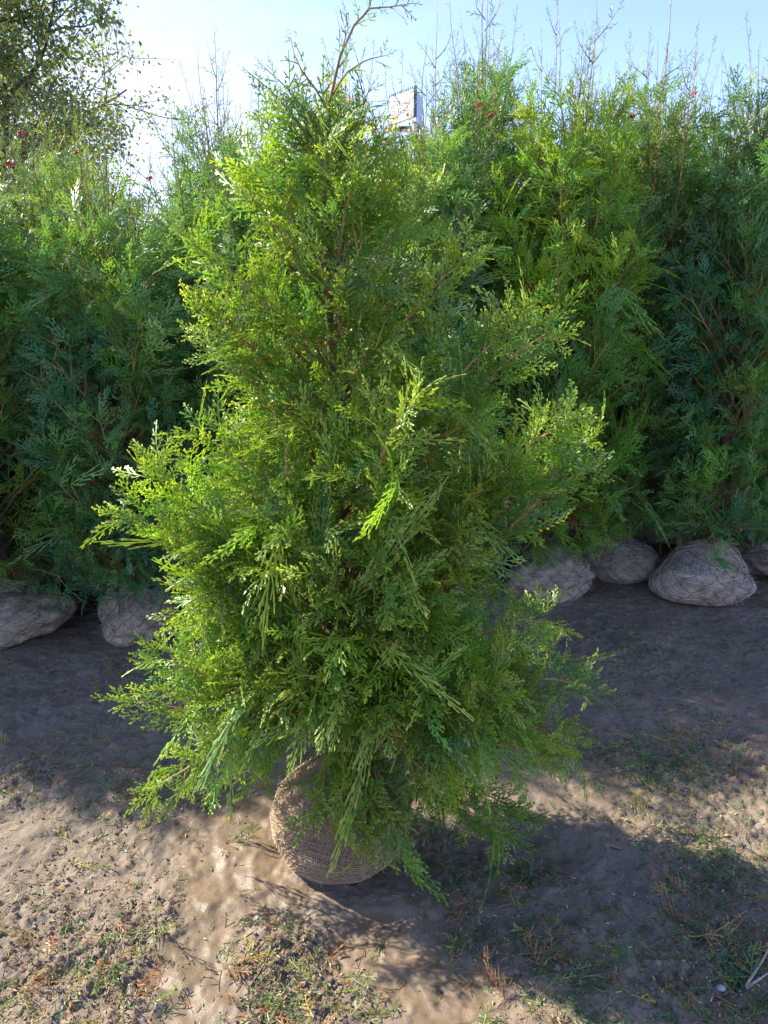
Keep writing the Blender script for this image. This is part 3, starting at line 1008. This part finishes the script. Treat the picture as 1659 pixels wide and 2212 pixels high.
PL = np.array([tpL[0] - .1, BY + .6]); PM = np.array([tpM[0], BY - 3.6]); PR = np.array([tpR[0] + .15, BY + .9])
fl_ = PM - PL; fl_ = fl_ / np.linalg.norm(fl_); nl = np.array([fl_[1], -fl_[0]])
g = Geo()
for a_, b_, nm, mt in ((PL, PM, 'front_panel', M_PANEL), (PM, PR, 'side_panel', M_PANELB)):
    d_ = (b_ - a_) / np.linalg.norm(b_ - a_); n_ = np.array([-d_[1], d_[0]])
    g = Geo(); prism(g, [a_ + d_ * .05, b_ - d_ * .05, b_ - d_ * .05 + n_ * .25, a_ + d_ * .05 + n_ * .25], zb, zt)
    pn = link(nm, g.mesh(nm, [mt]), bb)
    if nm == 'front_panel':
        wl = np.linalg.norm(b_ - a_); g = Geo(); rr3 = np.random.default_rng(4); H_ = zt - zb
        for (row0, row1, u0, u1, cnt) in ((.56, .73, .10, .80, 9), (.27, .44, .20, .78, 7)):
            u = u0
            for i in range(cnt):
                w_ = (u1 - u0) / cnt
                hgt = (row1 - row0) * (1.25 if i in (0, 3, 6) else .85)
                o_ = a_ + d_ * wl * u - n_ * .03; o2 = a_ + d_ * wl * (u + w_ * .78) - n_ * .03
                z0_ = zb + H_ * row0; z1_ = z0_ + H_ * hgt
                st_ = .25 * w_ * wl
                prism(g, [o_, o_ + d_ * st_, o_ + d_ * st_ + n_ * .028, o_ + n_ * .028], z0_, z1_)
                if i % 2 == 0: prism(g, [o2 - d_ * st_, o2, o2 + n_ * .028, o2 - d_ * st_ + n_ * .028], z0_, z0_ + H_ * .14)
                prism(g, [o_ + d_ * st_, o2 - d_ * st_ * (i % 2 == 0), o2 - d_ * st_ * (i % 2 == 0) + n_ * .028, o_ + d_ * st_ + n_ * .028], z0_ + H_ * (.0 if i % 3 else .10), z0_ + H_ * (.035 if i % 3 else .14))
                u += w_
        link('lettering', g.mesh('lettering', [M_MAUVE]), pn)
g = Geo(); box(g, np.array([PM[0], PM[1], (zt + zb) / 2]) - bo, (.3, .3, zt - zb + .3)); link('corner_post', g.mesh('corner_post', [M_DARK]), bb)
g = Geo(); prism(g, [PL, PM, PR], zb - .55, zb - .06); link('base_frame', g.mesh('base_frame', [M_DARK]), bb)
for k, p_ in enumerate((PL * .75 + PM * .25 + [0, .3], PM + [0, .6], PR * .8 + PM * .2 + [0, .2])):
    v, q, al, pid = tubes(np.array([[[p_[0], p_[1], 0], [p_[0], p_[1], zb / 2], [p_[0], p_[1], zb - .3]]]) - bo, np.full((1, 3), .28 if k == 1 else .14), 8)
    g = Geo(); g.add(v, q, (1, 1, 1)); link('mast', g.mesh('mast', [M_STEEL], True), bb)
for i in range(13):
    c_ = PL + (PM - PL) * (i + .5) / 13
    g = Geo(); box(g, np.array([c_[0], c_[1], zt + .13]) - bo, (.10, .12, .22 + .1 * (i % 3 == 0))); link('lamp', g.mesh('lamp', [M_DARK]), bb)

zp = at(860, 276, BY)[2]
g = Geo(); prism(g, [PL + [-.6, 0], PM + [0, -1.2], PR + [.9, 0]], zp - .35, zp); link('service_platform', g.mesh('service_platform', [M_STEEL]), bb)

# ------------------------------------------------------------------ single tall shoots of the hedge trees
HT = [o for o in COL.objects if o.type == 'EMPTY' and o.get('group', '').startswith('conifers with')]


def shoot(seed, px, py, yy, base=.75, thick=.0042, nside=6):
    r = np.random.default_rng(seed)
    top = at(px, py, yy)
    z0 = top[2] - base
    host = min(HT, key=lambda o: math.hypot(o.location.x - top[0], o.location.y - yy - .1))
    foot = np.array([top[0] * .8 + host.location.x * .2, yy * .8 + host.location.y * .2, z0])
    n = 7
    pts = np.stack([foot + (top - foot) * k / (n - 1) for k in range(n)])
    pts[1:-1, :2] += r.normal(0, .010, (n - 2, 2))
    ld = [(pts, thick)]
    for i in range(nside):
        t = .35 + .55 * i / nside + r.uniform(-.04, .04); k = t * (n - 1); i0 = int(k)
        b0 = pts[i0] + (pts[i0 + 1] - pts[i0]) * (k - i0)
        sg = 1 if i % 2 else -1; ln = r.uniform(.10, .24) * (1.15 - t * .7)
        e = b0 + np.array([sg * ln * r.uniform(.45, .8), r.normal(0, .04), ln])
        ld.append((bez(b0, b0 + np.array([sg * ln * .22, 0, ln * .18]), e - np.array([sg * ln * .05, 0, ln * .35]) + r.normal(0, .012, 3), e, 6), thick * .55))
    G_, _ = crown(seed, None, [], .05, .03, FAR_F + [FAR_S], .01, (.24, .30, .10), lambda rr2, p: GREENS[rr2.choice(5)] * .9 + [.05, .05, .015], leaders=ld, lscale=1.05)
    M_ = np.array([[math.cos(host.rotation_euler.z), math.sin(host.rotation_euler.z), 0], [-math.sin(host.rotation_euler.z), math.cos(host.rotation_euler.z), 0], [0, 0, 1]])
    for i in range(len(G_.v)):
        G_.v[i] = ((G_.v[i] - np.array(host.location)) @ M_.T).astype(np.float32)
    link('leader_shoot', G_.mesh('leader_shoot', [M_LEAF, M_TWIG, M_CONE]), host)


SH = [(1208, -45, 4.1, 1.25, 7), (1290, -40, 4.15, 1.3, 8), (1170, 80, 4.2, .8, 5), (1362, 85, 4.1, .9, 6), (1505, 70, 4.1, .95, 6), (1440, 110, 4.2, .8, 5), (945, 25, 4.2, 1.0, 6), (985, 90, 4.25, .8, 6), (1078, 130, 4.2, .7, 5),
      (935, 120, 4.3, .7, 3), (1560, 150, 4.2, .7, 4), (1610, 190, 4.25, .6, 4), (1650, 150, 4.3, .7, 4), (438, 195, 3.9, .7, 5), (370, 240, 3.9, .6, 4), (490, 230, 3.9, .6, 4), (400, 290, 3.9, .5, 3), (280, 310, 3.8, .5, 3), (870, 130, 4.3, .8, 5), (1030, 180, 4.2, .6, 4), (1250, 120, 4.2, .7, 4), (1330, 150, 4.2, .6, 4), (140, 300, 3.8, .5, 3), (60, 310, 3.8, .5, 3), (1400, 190, 4.15, .6, 4)]
for i, (px, py, yy, bs_, ns) in enumerate(SH):
    shoot(1200 + i, px, py, yy, bs_, .0046 if bs_ > .9 else .0036, ns)

# ------------------------------------------------------------------ red ribbons in the hedge tops
M_RED, n, p = shade('red_ribbon'); p.inputs['Base Color'].default_value = (.48, .07, .035, 1); p.inputs['Roughness'].default_value = .5
z = noise_node(n, 60, 3); bump(n, p, z.outputs['Fac'], .5, .004)
RIB = [(45, 287, 'red ribbon on the hedge top at the far left before the leafy tree'),
       (163, 330, 'red ribbon on the hedge top below the crown of the leafy tree'),
       (22, 352, 'orange red ribbon lowest in the hedge at the far left edge'),
       (325, 385, 'dull red ribbon in the hedge below the bright gap of sky'),
       (773, 257, 'red ribbon directly right of the top stem of the front tree'),
       (830, 303, 'red ribbon in the hedge below the left end of the billboard'),
       (1033, 228, 'red ribbon right of the billboard on a dark stem'),
       (1060, 250, 'small red ribbon close beside the one right of the billboard'),
       (1365, 253, 'red ribbon low in the hedge tops between two groups of tall thin shoots'),
       (1500, 203, 'red ribbon highest up on the shoots at the right')]
for i, (px, py, lb) in enumerate(RIB):
    r = np.random.default_rng(500 + i)
    P0 = at(px, py, 4.15 if px > 700 else 3.9)
    shoot(1300 + i, px + 2, py - 70, P0[1], .55, .0038, 3)
    g = Geo()
    for k in range(3):
        u = np.linspace(0, 1, 7); a = r.uniform(0, 6.28); ln = r.uniform(.012, .024)
        c = np.stack([np.cos(a + u * 2) * ln * u, np.sin(a + u * 2.4) * ln * u, -ln * .9 * u * r.uniform(-.4, 1) + .006 * np.sin(u * 9)], -1)
        s = nrm(np.array([r.normal(), r.normal(), 1.5])) * .008
        v = np.concatenate([c - s, c + s]); q = [[j, j + 1, j + 8, j + 7] for j in range(6)]
        g.add(v, q, (1, 1, 1))
    v, q, al, pid = tubes(np.array([[[0.008 * math.cos(t), .008 * math.sin(t), .001 * t] for t in np.linspace(0, 6.28, 9)]]), np.full((1, 9), .0035), 4)
    g.add(v, q, (1, 1, 1))
    tag(link('ribbon', g.mesh('ribbon', [M_RED], True), None, P0), lb, 'ribbon', group='red marking ribbons tied in the hedge tops')

# ------------------------------------------------------------------ litter on the mud
LIT = [  # px, py, spread m, weight green, weight brown
    (80, 1650, .14, 2, 5), (40, 1700, .12, 2, 6), (260, 1710, .12, 3, 4), (150, 1640, .12, 3, 2), (120, 1960, .16, 3, 9), (330, 1985, .09, 1, 6), (60, 2080, .16, 3, 9),
    (180, 2150, .14, 4, 7), (300, 2110, .10, 6, 7), (330, 2040, .08, 2, 6), (60, 2200, .12, 4, 7), (420, 2195, .08, 1, 4), (620, 2030, .08, 4, 9), (560, 2090, .08, 3, 8), (540, 2180, .08, 4, 5), (660, 2150, .10, 6, 10), (740, 2080, .07, 2, 6),
    (500, 1840, .06, 3, 4), (540, 1800, .06, 2, 3), (480, 1735, .10, 4, 5), (380, 1730, .1, 2, 3), (1000, 1900, .10, 4, 4), (1020, 2020, .09, 5, 4), (1130, 1880, .08, 5, 4), (980, 2060, .08, 4, 3), (1190, 2050, .08, 4, 3), (1290, 1390, .22, 5, 6), (1370, 1470, .2, 7, 6),
    (1480, 1370, .25, 5, 5), (1250, 1620, .15, 3, 4), (1450, 1640, .16, 12, 9), (1350, 1660, .14, 7, 7), (1560, 1620, .2, 9, 9), (1570, 1830, .16, 9, 7), (1450, 1800, .14, 4, 4), (1530, 1930, .12, 6, 4), (1600, 2060, .12, 9, 7), (1560, 2150, .12, 9, 9), (1400, 2120, .14, 4, 5), (1250, 2170, .14, 5, 4),
    (1100, 2180, .12, 3, 4), (1200, 1960, .16, 3, 4), (1350, 1980, .16, 3, 4), (210, 1500, .22, 5, 4), (60, 1480, .2, 5, 5), (330, 1560, .18, 4, 3), (300, 1440, .12, 4, 3), (700, 2200, .12, 3, 5), (850, 2150, .12, 1, 2), (1600, 1420, .25, 5, 5), (1300, 1500, .3, 6, 6), (1100, 1350, .2, 3, 3), (200, 1850, .2, 1, 3), (250, 1780, .15, 2, 3)]
lc = np.array([ground_at(a, b_) for a, b_, *_ in LIT]); ls_ = np.array([x[2] for x in LIT]); lg = np.array([x[3] for x in LIT], float); lb_ = np.array([x[4] for x in LIT], float)


def scatter(r, n, w, uni=.25, wetcut=.6):
    w = w / w.sum()
    k = r.choice(len(w), n, p=w)
    xy = lc[k, :2] + r.normal(0, 1, (n, 2)) * ls_[k, None] * .8
    u = r.random(n) < uni
    U = np.stack([r.uniform(-2.6, 3.0, n), r.uniform(1.0, 4.4, n)], -1)
    xy = np.where(u[:, None], U, xy)
    wm = wetmask(xy[:, 0], xy[:, 1])
    keep = r.random(n) > wm * wetcut
    # none under the balled tree
    keep &= np.hypot(xy[:, 0] + .125, xy[:, 1] - 1.99) > .19
    return xy[keep]


r = np.random.default_rng(71)
M_DEB = woodmat('dead_twig_litter', 90, .7, 1.3, .75)
# crumbs of soil
g = Geo(); xy = scatter(r, 6000, lb_, .30, .9); m = len(xy)
sz = np.minimum(r.gamma(2., .0011, m) + .0006, .008); c = np.c_[xy, gh(xy[:, 0], xy[:, 1]) + sz * .35]
oct_ = np.array([[1, 0, 0], [0, 1, 0], [-1, 0, 0], [0, -1, 0], [.6, .5, .75], [-.5, .6, .7], [-.5, -.5, .8], [.6, -.6, .7]])
V = c[:, None] + oct_[None] * sz[:, None, None] * r.uniform(.6, 1.3, (m, 8, 3))
Q = np.array([[0, 1, 5, 4], [1, 2, 6, 5], [2, 3, 7, 6], [3, 0, 4, 7], [4, 5, 6, 7]])
g.add(V.reshape(-1, 3), (Q[None] + (np.arange(m) * 8)[:, None, None]).reshape(-1, 4), np.repeat(np.array([.19, .14, .105]) * r.uniform(.4, 1.3, (m, 1)), 8, 0))
tag(link('soil_crumbs', g.mesh('soil_crumbs', [M_DEB])), 'crumbs and small clods of soil scattered over the mud', 'soil', kind='stuff')


def sticks(r, xy, l0, l1, r0_, r1_, pal, curl=.3, lift=.004):
    m = len(xy); a = r.uniform(0, 6.28, m); ln = r.uniform(l0, l1, m)
    t = np.linspace(-.5, .5, 4); k = r.normal(0, curl, m)
    ang = a[:, None] + k[:, None] * t[None] * 2
    X_ = xy[:, :1] + np.cos(ang) * t[None] * ln[:, None]; Y_ = xy[:, 1:] + np.sin(ang) * t[None] * ln[:, None]
    rr_ = r.uniform(r0_, r1_, m)
    Z_ = gh(X_, Y_) + rr_[:, None] * .7 + np.abs(r.normal(0, lift, (m, 1))) * (t[None] + .5) * r.choice([0, 1], (m, 1))
    v, q, al, pid = tubes(np.stack([X_, Y_, Z_], -1), rr_[:, None] * np.array([[1, .9, .8, .5]]), 3)
    pal = np.array(pal)[r.choice(len(pal), m)] * r.uniform(.7, 1.25, (m, 1))
    return v, q, pal[pid]


g = Geo()
g.add(*sticks(r, scatter(r, 9000, lb_, .18, .93), .006, .026, .0006, .0015, [[.20, .12, .07], [.34, .16, .07], [.15, .10, .07], [.36, .26, .14], [.24, .19, .08], [.12, .085, .06]]))
g.add(*sticks(r, scatter(r, 500, lb_, .35), .04, .12, .0008, .0016, [[.14, .08, .05], [.30, .17, .08], [.10, .07, .05]], 1.0, .006))
tag(link('twig_litter', g.mesh('twig_litter', [M_DEB], True)), 'brown and orange dead needle and twig litter spread over the mud', 'litter', kind='stuff')

FLAT = [make_frond(ln, .008, lm, .9 if k % 2 else .009, .010, .0026, 700 + k) for k, (ln, lm) in enumerate([(.035, .016), (.05, .024), (.065, .03), (.05, .02), (.09, .034), (.04, .02)])]


def sprigs(r, xy, pal, smin, smax, lift=.004):
    g = Geo(); F_ = Fronds()
    for (x, y) in xy:
        a = r.uniform(0, 6.28); z_ = float(gh(x, y)) + .004
        F_.put(np.array([x, y, z_]), np.array([math.cos(a), math.sin(a), r.uniform(-.02, .14)]), nrm(np.array([r.normal(0, .35), r.normal(0, .35), 1])), r.uniform(smin, smax), r.normal(0, .8) - .3,
               pal[r.integers(len(pal))] * r.uniform(.75, 1.25), r.uniform(0, .4), (0, r.integers(6)))
    F_.emit(g, [FLAT], (.34, .36, .10))
    return g


PALG = np.array([[.09, .18, .05], [.06, .13, .055], [.15, .22, .05], [.28, .28, .07], [.09, .20, .08], [.34, .27, .08], [.38, .18, .08]])
g = sprigs(r, scatter(r, 2400, lg, .30, .8), PALG, .5, 1.25)
# short rough grass and blades lying in bunches
xyb = np.concatenate([ground_at(a, b_)[None, :2] + r.normal(0, s_, (n_, 2)) for a, b_, s_, n_ in [(1560, 1840, .07, 170), (1500, 1900, .05, 70), (1460, 1640, .09, 150), (1590, 2080, .06, 110), (1260, 2190, .04, 60), (1380, 1400, .09, 90), (1280, 2130, .03, 40), (1180, 2090, .03, 25), (1420, 1460, .1, 60), (190, 2110, .06, 60)]])
g.add(*sticks(r, xyb, .03, .08, .0009, .0016, [[.11, .22, .06], [.08, .17, .06], [.16, .24, .07], [.25, .26, .10]], .9, .012))
g.add(*sticks(r, scatter(r, 4500, lg, .3, .9), .010, .035, .0008, .0015, [[.12, .20, .05], [.08, .16, .05], [.26, .26, .08], [.36, .30, .11]], .5, .006))
tag(link('green_clippings', g.mesh('green_clippings', [M_LEAF])), 'green and yellow conifer clippings and grass blades strewn over the mud', 'litter', kind='stuff')
# pale yellow cone scales
g = Geo(); xy = scatter(r, 1200, lg, .4, .6); m = len(xy); a = r.uniform(0, 6.28, m); d = np.stack([np.cos(a), np.sin(a), r.normal(0, .3, m)], -1)
c = np.c_[xy, gh(xy[:, 0], xy[:, 1]) + .0025]; ln = r.uniform(.003, .008, (m, 1))
v, q, al, pid = tubes(np.stack([c - d * ln, c - d * ln * .3, c + d * ln * .4, c + d * ln], 1), np.tile([[.0006, .0022, .002, .0005]], (m, 1)), 5)
g.add(v, q, (np.array([[.55, .45, .20], [.42, .30, .12], [.36, .34, .12]])[r.integers(0, 3, m)])[pid])
tag(link('cone_scales', g.mesh('cone_scales', [M_CONE], True)), 'pale yellow cone scales fallen on the mud', 'litter', kind='stuff')

# larger fallen sprays one can point to
BIG = [make_frond(.13, .0085, .035, .9, .01, .0034, 801), make_frond(.10, .009, .030, .011, .012, .0032, 802), make_frond(.075, .008, .026, .010, .010, .003, 803)]
FALL = [(1545, 2060, 0, -50, (.07, .20, .08), .95, 'fresh bluish green fern like spray lying near the bottom right corner'),
        (1290, 2045, 1, -60, (.30, .30, .07), .8, 'yellow tipped spray lying bottom right of centre on shaded mud'),
        (1255, 1985, 2, 200, (.05, .12, .05), 1.0, 'dark green spray lying upright in the shaded mud at lower right'),
        (1130, 2150, 1, -45, (.07, .17, .04), .8, 'green spray lying in the shade just right of the sunlit bottom patch'),
        (1190, 1865, 1, 70, (.10, .22, .05), .8, 'bright green spray standing out right of the sun streak'),
        (870, 1945, 1, -20, (.10, .20, .04), .7, 'small green spray lying on the shaded mud right below the root ball'),
        (1100, 1960, 1, 10, (.24, .24, .06), .9, 'olive yellow spray lying flat in the middle of the lower shade'),
        (1425, 1690, 1, 20, (.18, .26, .06), .9, 'light green spray lying on the litter right of the front tree'),
        (1600, 1640, 2, 80, (.10, .22, .07), .9, 'small upright green sprig near the right edge'),
        (1610, 1420, 2, 60, (.10, .22, .07), .9, 'small green sprig nearest the hedge at the right edge'),
        (530, 1815, 2, 60, (.08, .16, .04), .9, 'dark green spray lying just left of the tan root ball'),
        (540, 1930, 2, 10, (.06, .14, .05), .5, 'tiny green sprig in the middle of the wet brown mud'),
        (580, 1990, 1, 170, (.12, .20, .08), .7, 'grey green spray at the left tip of the litter pile below the root ball'),
        (165, 1665, 1, 30, (.28, .32, .07), .7, 'yellow green spray on the sunlit mud at the left')]
for i, (px, py, t_, deg, col, sc, lb) in enumerate(FALL):
    r = np.random.default_rng(900 + i)
    P0 = ground_at(px, py); P0[2] = float(gh(P0[0], P0[1])) + .006
    F_ = Fronds(); a = rad(deg)
    F_.put(np.zeros(3), np.array([math.cos(a), math.sin(a), .05]), nrm(np.array([r.normal(0, .15), r.normal(0, .15) - .15, 1])), sc, -.35, np.array(col), .35, (0, t_))
    g = Geo(); F_.emit(g, [BIG], np.array(col) * 1.5)
    st_ = np.array([[-math.cos(a) * .03, -math.sin(a) * .03, -.001], [-math.cos(a) * .012, -math.sin(a) * .012 + .002, .001], [0, 0, 0]])
    v, q, al, pid = tubes(np.array([st_]), np.array([[.0014, .0013, .0012]]), 4); g.add(v, q, (.25, .14, .06), 1)
    tag(link('conifer_sprig', g.mesh('conifer_sprig', [M_LEAF, M_TWIG]), None, P0), lb, 'sprig', group='larger conifer sprays lying on the mud')


def stick_thing(name, paths, rad0, col, lb, cat):
    base = paths[0][0]
    P0 = ground_at(*base)
    g = Geo()
    for pth in paths:
        pts = np.array([ground_at(*a_) for a_ in pth]); n_ = 9
        pts = np.stack([np.interp(np.linspace(0, 1, n_), np.linspace(0, 1, len(pts)), pts[:, k]) for k in range(3)], -1)
        pts[:, 2] = gh(pts[:, 0], pts[:, 1]) + rad0 + .002
        v, q, al, pid = tubes(np.array([pts - P0]), np.array([np.linspace(rad0, rad0 * .5, n_)]), 6); g.add(v, q, col)
    tag(link(name, g.mesh(name, [M_DEB], True), None, P0), lb, cat)


stick_thing('dry_twig', [[(1485, 2018), (1530, 2012), (1560, 2000), (1590, 1978), (1615, 1960)], [(1530, 2012), (1560, 2022), (1580, 2008), (1606, 1975)], [(1560, 2008), (1575, 1985), (1572, 1970)]], .0022, (.52, .33, .12), 'forked orange twig lying on the mud near the lower right edge', 'twig')
stick_thing('dry_twig', [[(1612, 2130), (1635, 2095), (1665, 2040), (1690, 2000)]], .004, (.45, .36, .22), 'thick straw coloured stick slanting up at the lower right edge', 'twig')
stick_thing('dry_twig', [[(1612, 2134), (1640, 2118), (1680, 2085)]], .0042, (.38, .34, .30), 'thick pale grey stick lying level at the lower right edge', 'twig')
stick_thing('dry_twig', [[(135, 1655), (160, 1700), (205, 1735), (300, 1760)], [(160, 1700), (215, 1715)], [(205, 1735), (240, 1770)]], .0013, (.20, .12, .07), 'thin brown branched twig on the sunlit mud at the left', 'twig')
stick_thing('dry_twig', [[(540, 2125), (575, 2080), (590, 2030)]], .0018, (.28, .18, .10), 'curved brown twig left of the litter pile below the root ball', 'twig')
M_STONE = woodmat('pebble_stone', 40, .8, 1.2, .6)
g = Geo(); th, ph = np.meshgrid(np.linspace(.05, pi - .05, 10), np.linspace(0, 2 * pi, 15)[:-1], indexing='ij')
P = np.stack([np.sin(th) * np.cos(ph) * .011 * (1 + .12 * np.cos(2 * ph)), np.sin(th) * np.sin(ph) * .009, np.cos(th) * .007], -1)
idx = np.arange(140).reshape(10, 14); g.add(P, np.stack([idx[:-1], idx[1:], np.roll(idx[1:], -1, 1), np.roll(idx[:-1], -1, 1)], -1), (.34, .32, .31))
P0 = ground_at(1558, 2133); P0[2] = float(gh(P0[0], P0[1])) + .004
tag(link('pebble', g.mesh('pebble', [M_STONE], True), None, P0), 'small smooth grey pebble near the bottom right corner', 'pebble')
